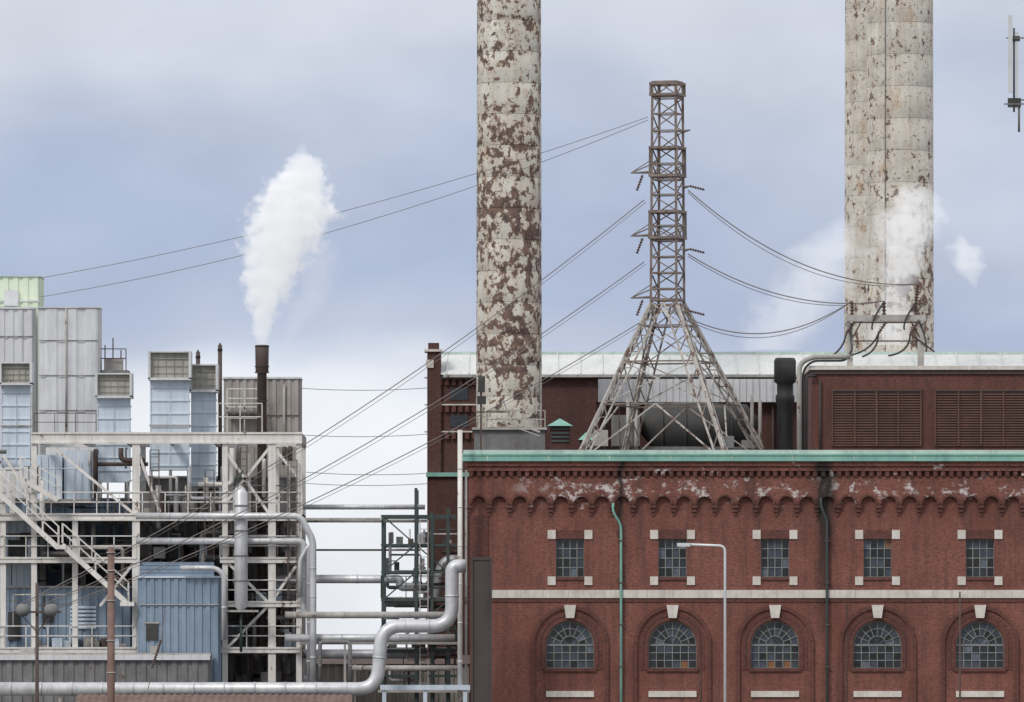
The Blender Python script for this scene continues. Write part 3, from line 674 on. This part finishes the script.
yf,yb=3.0,10.5; F=Ob('steel_process_structure',(X(150,4),4,0))
levels=[(438,31,302),(517,-40,302),(560,-40,136),(650,-40,136),(560,220,300),(604,220,300),(650,220,300)]
F.part('columns','white')
for px,t in ((-30,440),(3,470),(34,440),(75,517),(136,432),(225,445),(272,432),(299,432)):
    for yy in (yf,yb):
        x0=X(px,yf); w_=0.14; F.box(x0-w_,x0+w_,yy,yy+0.3,0,Z(t,yf))
        if px in (136,272) and yy==yf: F.box(x0-0.19,x0+0.19,yy-0.04,yy-0.001,0,Z(t,yf))
F.part('columns_secondary','whited')
for px,t in ((60,517),(100,517),(165,450),(196,455),(245,450),(285,450),(120,450)):
    x0=X(px,yf); F.box(x0-0.08,x0+0.08,yf+6.4,yf+6.6,0,Z(t,yf))
for i,(py,a,b2) in enumerate(levels):
    w=0.5 if py==438 else (0.3 if py==517 else 0.22)
    F.part('main_beams','white')
    for yy in (yf+0.003,yb+0.003): F.box(X(a,yf),X(b2,yf),yy-0.05,yy+0.28,Z(py,yf)-w/2,Z(py,yf)+w/2)
    F.part('beam_flanges','white')
    F.box(X(a,yf),X(b2,yf),yf-0.12,yf-0.049,Z(py,yf)-w/2-0.04,Z(py,yf)-w/2+0.05); F.box(X(a,yf),X(b2,yf),yf-0.12,yf-0.049,Z(py,yf)+w/2-0.05,Z(py,yf)+w/2+0.04)
    F.part('cross_beams','whited')
    x=X(a,yf)+0.4
    while x<X(b2,yf): F.box(x-0.08,x+0.08,yf+0.3,yb-0.06,Z(py,yf)-w/2,Z(py,yf)+w/2-0.02); x+=2.2
    F.part('grating_deck','dark')
    if py!=438: F.box(X(a,yf),X(b2,yf),yf+0.35,yb-0.1,Z(py,yf)+w/2-0.018,Z(py,yf)+w/2+0.03)
    F.part('handrails','white')
    if py!=438: F.rail((X(a,yf),yf-0.05,Z(py,yf)+w/2),(X(b2,yf),yf-0.05,Z(py,yf)+w/2),1.1,1.1,0.05)
F.part('diagonal_braces','white')
for a,b2 in (((53,447),(133,513)),((136,447),(160,512)),((225,450),(270,515)),((270,447),(228,500)),((136,560),(100,606)),((225,560),(270,604)),((270,604),(300,560)),((225,650),(270,604)),((272,445),(300,480)),((3,455),(33,500))):
    F.beam(W(*a,yf+0.1),W(*b2,yf+0.1),0.14)
def stair(a,b2,yy):
    a=W(*a,yy); b_=W(*b2,yy); 
    F.part('stair_stringers','white')
    for dy in (0,0.9): F.beam(a+Vector((0,dy,0)),b_+Vector((0,dy,0)),0.08,0.24)
    F.part('stair_treads','mid'); n=max(3,int(abs(a.z-b_.z)/0.2))
    for i in range(n): p=lerp(a,b_,i/n); F.box(p.x-0.14,p.x+0.14,yy+0.04,yy+0.86,p.z-0.02,p.z+0.02)
    F.part('stair_rails','white')
    for dy in (0,0.9): F.rail(a+Vector((0,dy,0.1)),b_+Vector((0,dy,0.1)),1.0,0.9,0.045)
stair((-5,490),(58,548),1.6); stair((62,545),(128,604),1.6); stair((58,500),(20,478),1.7)
F.part('stair_landing','white'); F.bx(56,66,545,549,1.5,3.0); F.bx(120,134,602,606,1.5,3)
random.seed(21)
for i in range(120):
    zone=random.choice([0,0,1,1,2])
    px=[random.uniform(222,296),random.uniform(140,220),random.uniform(0,130)][zone]
    py=random.choice([560,604,650,700]) if zone==0 else (517 if zone==1 else random.choice([560,650]))
    if zone==1 and random.random()<0.5: py=560
    w=random.uniform(3,12); h=random.uniform(5,26); yy=random.uniform(4.5,9.5) 
    if zone==1: yy=random.uniform(3.4,11)
    if zone==2 and py==650: yy=random.uniform(3.4,3.8); h*=0.5
    F.part('small_machinery',random.choice(['mid','dark','tan','whited','duct','mid','rust'])); z0=Z(py,yf)+0.12
    F.box(X(px,yy),X(px+w,yy),yy,yy+random.uniform(0.4,0.6 if zone==2 else 1.2),z0 if py<700 else 0,z0+h*0.05)
    if random.random()<0.4:
        F.part('small_drums',random.choice(['silver','mid','rust','duct']),True); F.lathe(X(px+w+4,yy),yy+0.4,[(0.25,z0),(0.25,z0+h*0.05),(0.12,z0+h*0.05+0.15)],14)
for i in range(170):
    px=random.choice([random.uniform(140,300),random.uniform(222,300),random.uniform(0,130)]); yy=random.uniform(3.6,9.5)
    py=random.uniform(455,560) if 136<px<222 else random.uniform(450,680); r=random.choice([0.03,0.04,0.05,0.07,0.1,0.13]); 
    F.part('small_pipes',random.choice(['silver','whited','rust','white','mid','dark']),True)
    l1=random.uniform(15,60)*random.choice([-1,1]); l2=random.uniform(12,50)*random.choice([-1,1])
    e=min(max(px+l1,-20),298)
    if random.random()<0.5: F.pipe([W(px,py,yy),W(e,py,yy),W(e,min(max(py+l2,448),695),yy)],r,None,8)
    else: F.pipe([W(px,py,yy),W(px,max(py+l2,448),yy),W(px,max(py+l2,448),yy)+Vector((0,1,0))],r,None,8)
F.part('ladders','rust')
for px,p0,p1,yy in ((238,445,517,2.8),(288,460,600,2.8),(150,450,515,2.8),(205,470,560,2.9)):
    for dx in (0,9): F.beam(W(px+dx,p0,yy),W(px+dx,p1,yy),0.05)
    for py in range(p0,p1,7): F.beam(W(px,py,yy),W(px+9,py,yy),0.035)
F.part('upper_handrails','rust'); F.rail((X(34,yf),yf+0.1,Z(438,yf)+0.25),(X(96,yf),yf+0.1,Z(438,yf)+0.25),1.0,1.0,0.035)
F.part('upper_handrails2','white'); F.rail((X(218,yf),yf+0.1,Z(438,yf)+0.25),(X(262,yf),yf+0.1,Z(438,yf)+0.25),1.5,0.8,0.045)
F.done()
yy=6; o=Ob('exhaust_stack',(X(262,yy),yy,Z(650,yy))); o.part('flue','rust',True); cx=X(262,yy)
o.lathe(cx,yy,[(0.24,Z(650,yy)),(0.24,Z(373,yy)),(0.33,Z(372,yy)),(0.35,Z(346,yy)),(0.30,Z(345,yy)),(0.28,Z(350,yy))],24)
o.part('bands','dark',True)
for py in (372,366,400,430,345.6): o.lathe(cx,yy,[(0.3,Z(py+1,yy)),(0.375 if py<375 else 0.29,Z(py+1,yy)),(0.375 if py<375 else 0.29,Z(py,yy)),(0.3,Z(py,yy))],24)
o.done()
for px,p0 in ((198,352),(220,345)):
    o=Ob('slim_flue_pipe',(X(px,8),8,Z(480,8))); o.part('pipe','rust',True); o.sweep([W(px,480,10.3),W(px,p0,10.3)],0.11,12); o.part('cone','dark',True); o.sweep([W(px,p0+6,10.3),W(px,p0-2,10.3)],[0.14,0.04],12); o.done()
o=Ob('vertical_gas_vessel',(X(241,2),2,Z(612,2))); o.part('shell','silver',True); o.lathe(X(241,2),2,[(0.06,Z(612,2)),(0.34,Z(606,2)),(0.34,Z(493,2)),(0.2,Z(489,2)),(0.08,Z(486,2))],24)
o.part('straps','mid',True)
for py in (505,530,555,580): o.lathe(X(241,2),2,[(0.3,Z(py+1.5,2)),(0.37,Z(py+1.5,2)),(0.37,Z(py,2)),(0.3,Z(py,2))],24)
o.part('nozzle','green',True); o.tube(W(241,606,2),W(241,652,2),0.07); o.tube(W(234,486,2),W(243,470,2),0.05); o.part('bracket','whited'); o.bx(225,258,610,612,1.6,3.2); o.bx(228,252,540,542,2.34,3.1); o.done()
# ---------------------------------------------------------------- pipes
def pl(name,mat,pts,r,y,fl=2.5,bend=None,hang=()):
    o=Ob(name,W(*pts[0],y)); o.part('pipe',mat,True); o.pipe([W(p[0],p[1],y) for p in pts],r,bend,18,fl)
    o.part('supports','whited')
    for px,py in hang:
        q=W(px,py,y); o.box(q.x-0.06,q.x+0.06,q.y-0.06,q.y+0.06,0,q.z-r*0.9)
    o.done()
pl('insulated_pipeline','silver',[(-20,689),(377,689),(382,626),(452,626),(452,566),(466,566)],0.34,-4,1.6,1.0,((60,689),(200,689),(330,689)))
pl('insulated_pipeline','silver',[(136,516),(300,516),(313,540),(313,625),(313,690)],0.17,1.5,2.0)
pl('insulated_pipeline','silver',[(136,541),(304,541),(304,615),(380,615)],0.17,2.4,2.0)
pl('insulated_pipeline','silver',[(272,579),(400,579),(400,587),(426,587)],0.22,4,2.5)
pl('insulated_pipeline','silver',[(300,597),(300,560),(309,545),(309,700)],0.12,2.0,2.5)
pl('process_pipe','whited',[(285,615),(462,615)],0.17,0,3)
pl('process_pipe','silver',[(285,638),(455,638)],0.2,2,3,None,((345,638),))
pl('process_pipe','silver',[(302,507),(425,507)],0.13,6,3)
pl('process_pipe','whited',[(302,521),(427,521)],0.08,6.5,3)
pl('process_pipe','silver',[(302,654),(460,654)],0.24,5,2,None,((355,654),))
pl('process_pipe','whited',[(350,668),(462,668)],0.14,1,2)
pl('process_pipe','rust',[(305,550),(420,550)],0.05,7,3)
pl('process_pipe','silver',[(382,602),(437,602),(437,580),(444,560),(462,560)],0.26,7,1.2,0.8)
pl('process_pipe','white',[(460,430),(460,700)],0.12,-1.5,2.2)
pl('process_pipe','whited',[(466,470),(466,700)],0.06,-1.2,2.2)
pl('process_pipe','silver',[(224,640),(224,575),(216,568),(180,568)],0.13,1.4,1.8,0.5)
pl('process_pipe','mid',[(320,690),(320,642),(350,642),(350,690)],0.1,-1,1.5)
K=Ob('pipe_rack',(X(415,4),4,0)); K.part('frame','green')
for px,t in ((383,516),(416,488),(432,512),(448,508)):
    for yy in (3,8): K.beam((X(px,3),yy,0),(X(px,3),yy,Z(t,3)),0.16)
for py in (516,545,572,600,628,650,676):
    for yy in (3,8): K.beam((X(381,3),yy,Z(py,3)),(X(456,3),yy,Z(py,3)),0.12)
    for px in (383,416,448): K.beam((X(px,3),3,Z(py,3)),(X(px,3),8,Z(py,3)),0.1)
for i,(a,b2) in enumerate((((383,516),(416,545)),((383,572),(416,545)),((416,545),(448,572)),((383,600),(416,572)),((416,628),(448,600)),((383,650),(416,628)))): K.beam(W(*a,3),W(*b2,3),0.07)
K.part('deck','mid')
for py in (600,650): K.box(X(381,3),X(456,3),3.1,7.9,Z(py,3)+0.08,Z(py,3)+0.13)
K.part('handrail','green'); K.rail(W(381,598,2.9),W(456,598,2.9),1.1,1.0,0.045); K.rail(W(381,648,2.9),W(456,648,2.9),1.1,1.0,0.045)
K.part('ladder','whited')
for dx in (0,8): K.beam(W(420+dx,520,2.8),W(420+dx,690,2.8),0.05)
for py in range(522,690,7): K.beam(W(420,py,2.8),W(428,py,2.8),0.035)
random.seed(5)
for i in range(36):
    px=random.uniform(384,450); py=random.choice([600,650,545,572,690]); K.part('valves',random.choice(['mid','dark','silver','rust'])); w=random.uniform(2,7); h=random.uniform(3,14); yv=random.uniform(3.4,7)
    K.box(X(px,3),X(px+w,3),yv,yv+0.5,Z(py,3)+0.1,Z(py-h,3)+0.1)
for i in range(40):
    px=random.uniform(384,455); py=random.uniform(530,690); yv=random.uniform(3.2,7); K.part('small_pipes',random.choice(['silver','whited','rust','mid','green']),True)
    e=min(max(px+random.uniform(-40,40),382),458); K.pipe([W(px,py,yv),W(e,py,yv),W(e,min(py+random.uniform(-30,40),695),yv)],random.choice([0.03,0.05,0.08]),None,8)
K.part('trestle_beams','whited')
for py,a,b2 in ((642,300,462),(690,378,470),(518,302,381)): K.box(X(a,3),X(b2,3),2.6,2.8,Z(py+2.5,3),Z(py,3)); 
K.part('trestle_light','duct'); K.box(X(380,-3),X(470,-3),-2.5,0,Z(690,-3),Z(685,-3)); 
for px in (384,425,465): K.box(X(px,-3)-0.1,X(px,-3)+0.1,-2.4,-2.2,0,Z(690,-3))
K.done()
o=Ob('strain_insulator',W(158,622,-14)); insulator(o,W(161,640,-14),W(152,668,-14),12,0.1); o.part('rod','wire'); o.beam(W(161,640,-14),W(165,610,-14),0.04); o.beam(W(152,668,-14),W(148,690,-14),0.04); o.done()
y=-60; o=Ob('cell_antenna_mast',(X(1045,y),y,0)); o.part('mast','lamp',True); o.tube((X(1045,y),y,0),(X(1045,y),y,Z(-20,y)),0.15)
o.part('arms','mid')
for py in (38,100): o.beam(W(1008,py,y),W(1045,py,y),0.06); 
o.beam(W(1006,38,y-0.1),W(1024,38,y-0.1),0.05); o.beam(W(1004,104,y-0.1),W(1024,104,y-0.1),0.06)
o.part('panel_antenna','lamp'); o.bx(1008.5,1012.5,15,92,y-0.25,y-0.05); o.bx(1016,1018.5,32,108,y-0.1,y+0.1); o.part('pipe_mount','mid',True); o.tube(W(1014,28,y),W(1014,112,y),0.045); o.tube(W(1019,100,y),W(1019,132,y),0.05); o.part('clamps','dark'); o.bx(1010,1020,36,41,y-0.12,y+0.12); o.bx(1008,1021,98,107,y-0.12,y+0.12); o.done()
# ---------------------------------------------------------------- steam
def steammat(name,dens,cxs,rs,seed,h,emis=0.0,nscale=0.9,hard=3.0,nd=1.7,wob=1.6,step=1.0):
    m=bpy.data.materials.new(name); m.use_nodes=True; nt=m.node_tree; nt.nodes.clear(); m.cycles.volume_step_rate=step
    o=N(nt,'ShaderNodeOutputMaterial'); v=N(nt,'ShaderNodeVolumePrincipled'); nt.links.new(v.outputs[0],o.inputs['Volume'])
    p=geo_pos(nt); mp=N(nt,'ShaderNodeMapping'); mp.inputs['Location'].default_value=(seed,seed,seed); nt.links.new(p,mp.inputs[0])
    nz=N(nt,'ShaderNodeTexNoise'); nz.inputs['Scale'].default_value=nscale*0.6; nz.inputs['Detail'].default_value=3; nt.links.new(mp.outputs[0],nz.inputs['Vector'])
    vm=N(nt,'ShaderNodeVectorMath',operation='SUBTRACT'); nt.links.new(nz.outputs['Color'],vm.inputs[0]); vm.inputs[1].default_value=(0.5,0.5,0.5)
    vs=N(nt,'ShaderNodeVectorMath',operation='SCALE'); nt.links.new(vm.outputs[0],vs.inputs[0]); 
    sp0=N(nt,'ShaderNodeSeparateXYZ'); nt.links.new(p,sp0.inputs[0]); t=mth(nt,'DIVIDE',sp0.outputs[2],h,clamp=True)
    nt.links.new(mth(nt,'MULTIPLY_ADD',t,wob,0.15),vs.inputs['Scale'])
    va=N(nt,'ShaderNodeVectorMath',operation='ADD'); nt.links.new(p,va.inputs[0]); nt.links.new(vs.outputs[0],va.inputs[1])
    sp=N(nt,'ShaderNodeSeparateXYZ'); nt.links.new(va.outputs[0],sp.inputs[0])
    cx=mth(nt,'MULTIPLY',ramp(nt,t,cxs),10.0); rr=mth(nt,'MAXIMUM',mth(nt,'MULTIPLY',ramp(nt,t,rs),10.0),0.02)
    dx=mth(nt,'SUBTRACT',sp.outputs[0],mth(nt,'SUBTRACT',cx,3.0)); dy=sp.outputs[1]
    d=mth(nt,'SQRT',mth(nt,'ADD',mth(nt,'MULTIPLY',dx,dx),mth(nt,'MULTIPLY',dy,dy))); q=mth(nt,'SUBTRACT',1.0,mth(nt,'DIVIDE',d,rr))
    n2=noise(nt,mp.outputs[0],nscale*1.5,5,0.62)
    q=mth(nt,'ADD',q,mth(nt,'MULTIPLY',mth(nt,'SUBTRACT',n2,0.5),nd))
    edge=mth(nt,'MULTIPLY',mth(nt,'SUBTRACT',1.0,t),8.0,clamp=True)
    q=mth(nt,'MULTIPLY',mth(nt,'MULTIPLY',mth(nt,'MULTIPLY',q,hard,clamp=True),edge),dens)
    nt.links.new(q,v.inputs['Density']); v.inputs['Color'].default_value=(1,1,1,1); v.inputs['Anisotropy'].default_value=0.0
    if emis: nt.links.new(mth(nt,'MULTIPLY',q,emis),v.inputs['Emission Strength']); v.inputs['Emission Color'].default_value=(0.95,0.97,1,1)  # self-glow added to brighten the vapour in place of multiple scattering
    return m
def steam(px,py_b,py_t,y,wpx,mat,loff=0,dd=2.2):
    x0=X(px,y); zb=Z(py_b,y); h=Z(py_t,y)-zb; hw=wpx*S(y)/2
    me=bpy.data.meshes.new('vapour'); 
    a=-hw+loff; b_=hw+loff
    me.from_pydata([(a,-dd,0),(b_,-dd,0),(b_,dd,0),(a,dd,0),(a,-dd,h),(b_,-dd,h),(b_,dd,h),(a,dd,h)],[],[(0,3,2,1),(4,5,6,7),(0,1,5,4),(1,2,6,5),(2,3,7,6),(3,0,4,7)])
    me.materials.append(mat); o=bpy.data.objects.new('steam_plume',me); o.location=(x0,y,zb); sc.collection.objects.link(o)
h=(345-140)*S(6)
f=lambda px:((px-262)*S(6)+3)/10
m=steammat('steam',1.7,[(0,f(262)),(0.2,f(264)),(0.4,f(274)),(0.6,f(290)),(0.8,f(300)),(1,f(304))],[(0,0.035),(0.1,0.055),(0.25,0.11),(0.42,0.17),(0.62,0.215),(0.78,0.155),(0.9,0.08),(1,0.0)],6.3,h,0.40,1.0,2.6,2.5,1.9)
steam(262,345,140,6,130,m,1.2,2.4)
h2=(345-225)*S(7)
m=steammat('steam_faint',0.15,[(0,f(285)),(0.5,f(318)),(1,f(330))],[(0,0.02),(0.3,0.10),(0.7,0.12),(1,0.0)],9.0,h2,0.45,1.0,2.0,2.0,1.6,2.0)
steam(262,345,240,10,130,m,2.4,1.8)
f=lambda px,c0:((px-c0)*S(30)+3)/10
h3=(345-175)*S(25)
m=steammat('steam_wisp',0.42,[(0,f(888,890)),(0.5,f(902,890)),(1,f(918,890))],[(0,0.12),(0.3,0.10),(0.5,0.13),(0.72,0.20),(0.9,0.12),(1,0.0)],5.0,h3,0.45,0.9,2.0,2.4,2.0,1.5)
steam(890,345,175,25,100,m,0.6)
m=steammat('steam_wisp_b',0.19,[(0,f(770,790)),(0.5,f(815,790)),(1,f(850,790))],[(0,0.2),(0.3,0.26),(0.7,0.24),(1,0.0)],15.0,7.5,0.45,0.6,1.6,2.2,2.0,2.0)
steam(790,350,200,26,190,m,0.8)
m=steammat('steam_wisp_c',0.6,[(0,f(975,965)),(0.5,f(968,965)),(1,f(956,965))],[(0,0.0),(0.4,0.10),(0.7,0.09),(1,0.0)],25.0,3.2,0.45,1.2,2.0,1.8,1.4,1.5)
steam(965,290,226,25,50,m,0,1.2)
# ---------------------------------------------------------------- world
w=bpy.data.worlds.new('World'); sc.world=w; w.use_nodes=True; nt=w.node_tree; nt.nodes.clear()
out=N(nt,'ShaderNodeOutputWorld'); bg=N(nt,'ShaderNodeBackground'); bg.inputs[1].default_value=0.1; nt.links.new(bg.outputs[0],out.inputs[0])
sky=N(nt,'ShaderNodeTexSky',sky_type='NISHITA'); sky.sun_disc=False; sky.sun_elevation=math.radians(42); sky.sun_rotation=math.radians(215)
tc=N(nt,'ShaderNodeTexCoord'); dv=tc.outputs['Generated']; sp=N(nt,'ShaderNodeSeparateXYZ'); nt.links.new(dv,sp.inputs[0])
mp=N(nt,'ShaderNodeMapping'); mp.inputs['Location'].default_value=(3.31,0.7,1.9); nt.links.new(dv,mp.inputs[0]); dm=mp.outputs[0]
n1=noise(nt,dm,13.0,3,0.5,(1,1,2.0)); n2=noise(nt,dm,30.0,5,0.5,(1,1,1.8))
e=mth(nt,'ADD',sp.outputs[2],mth(nt,'MULTIPLY',mth(nt,'SUBTRACT',n1,0.5),0.06)); e=mth(nt,'ADD',e,mth(nt,'MULTIPLY',mth(nt,'SUBTRACT',n2,0.5),0.018))
st=[(0.0,(.80,.83,.88)),(0.02,(.86,.89,.94)),(0.034,(.83,.86,.92)),(0.042,(.52,.58,.72)),(0.052,(.38,.45,.62)),(0.064,(.47,.53,.67)),(0.078,(.60,.635,.73)),(0.10,(.66,.68,.76)),(1.0,(1.0,1.0,1.03))]
cl=ramp(nt,e,[(p,tuple(c)) for p,c in st])
br=ramp(nt,n2,[(0.3,0.93),(0.7,1.08)]); 
cl=mixc(nt,1.0,cl,br,'MULTIPLY')
sc10=N(nt,'ShaderNodeVectorMath',operation='SCALE'); nt.links.new(cl,sc10.inputs[0]); sc10.inputs['Scale'].default_value=10.6
fin=mixc(nt,0.94,sky.outputs[0],sc10.outputs[0]); nt.links.new(fin,bg.inputs[0])
ld=bpy.data.lights.new('sun','SUN'); ld.energy=1.5; ld.angle=math.radians(12); ld.color=(1,0.96,0.9); lo=bpy.data.objects.new('sun',ld); sc.collection.objects.link(lo)
az=math.radians(215); el=math.radians(42)
dirv=Vector((math.sin(az)*math.cos(el),math.cos(az)*math.cos(el),math.sin(el)))
lo.rotation_euler=dirv.to_track_quat('Z','Y').to_euler(); lo.location=(-40,-60,80)
# ---------------------------------------------------------------- camera
cd=bpy.data.cameras.new('camera'); co=bpy.data.objects.new('camera',cd); sc.collection.objects.link(co); sc.camera=co
cd.sensor_width=36; cd.lens=36*D/51.2; cd.shift_y=(670-351)/1024; cd.clip_end=15000; cd.clip_start=1
co.location=(0,-D,CZ); co.rotation_euler=(math.pi/2,0,0)
sc.view_settings.view_transform='Standard'; sc.view_settings.look='None'; sc.view_settings.exposure=0
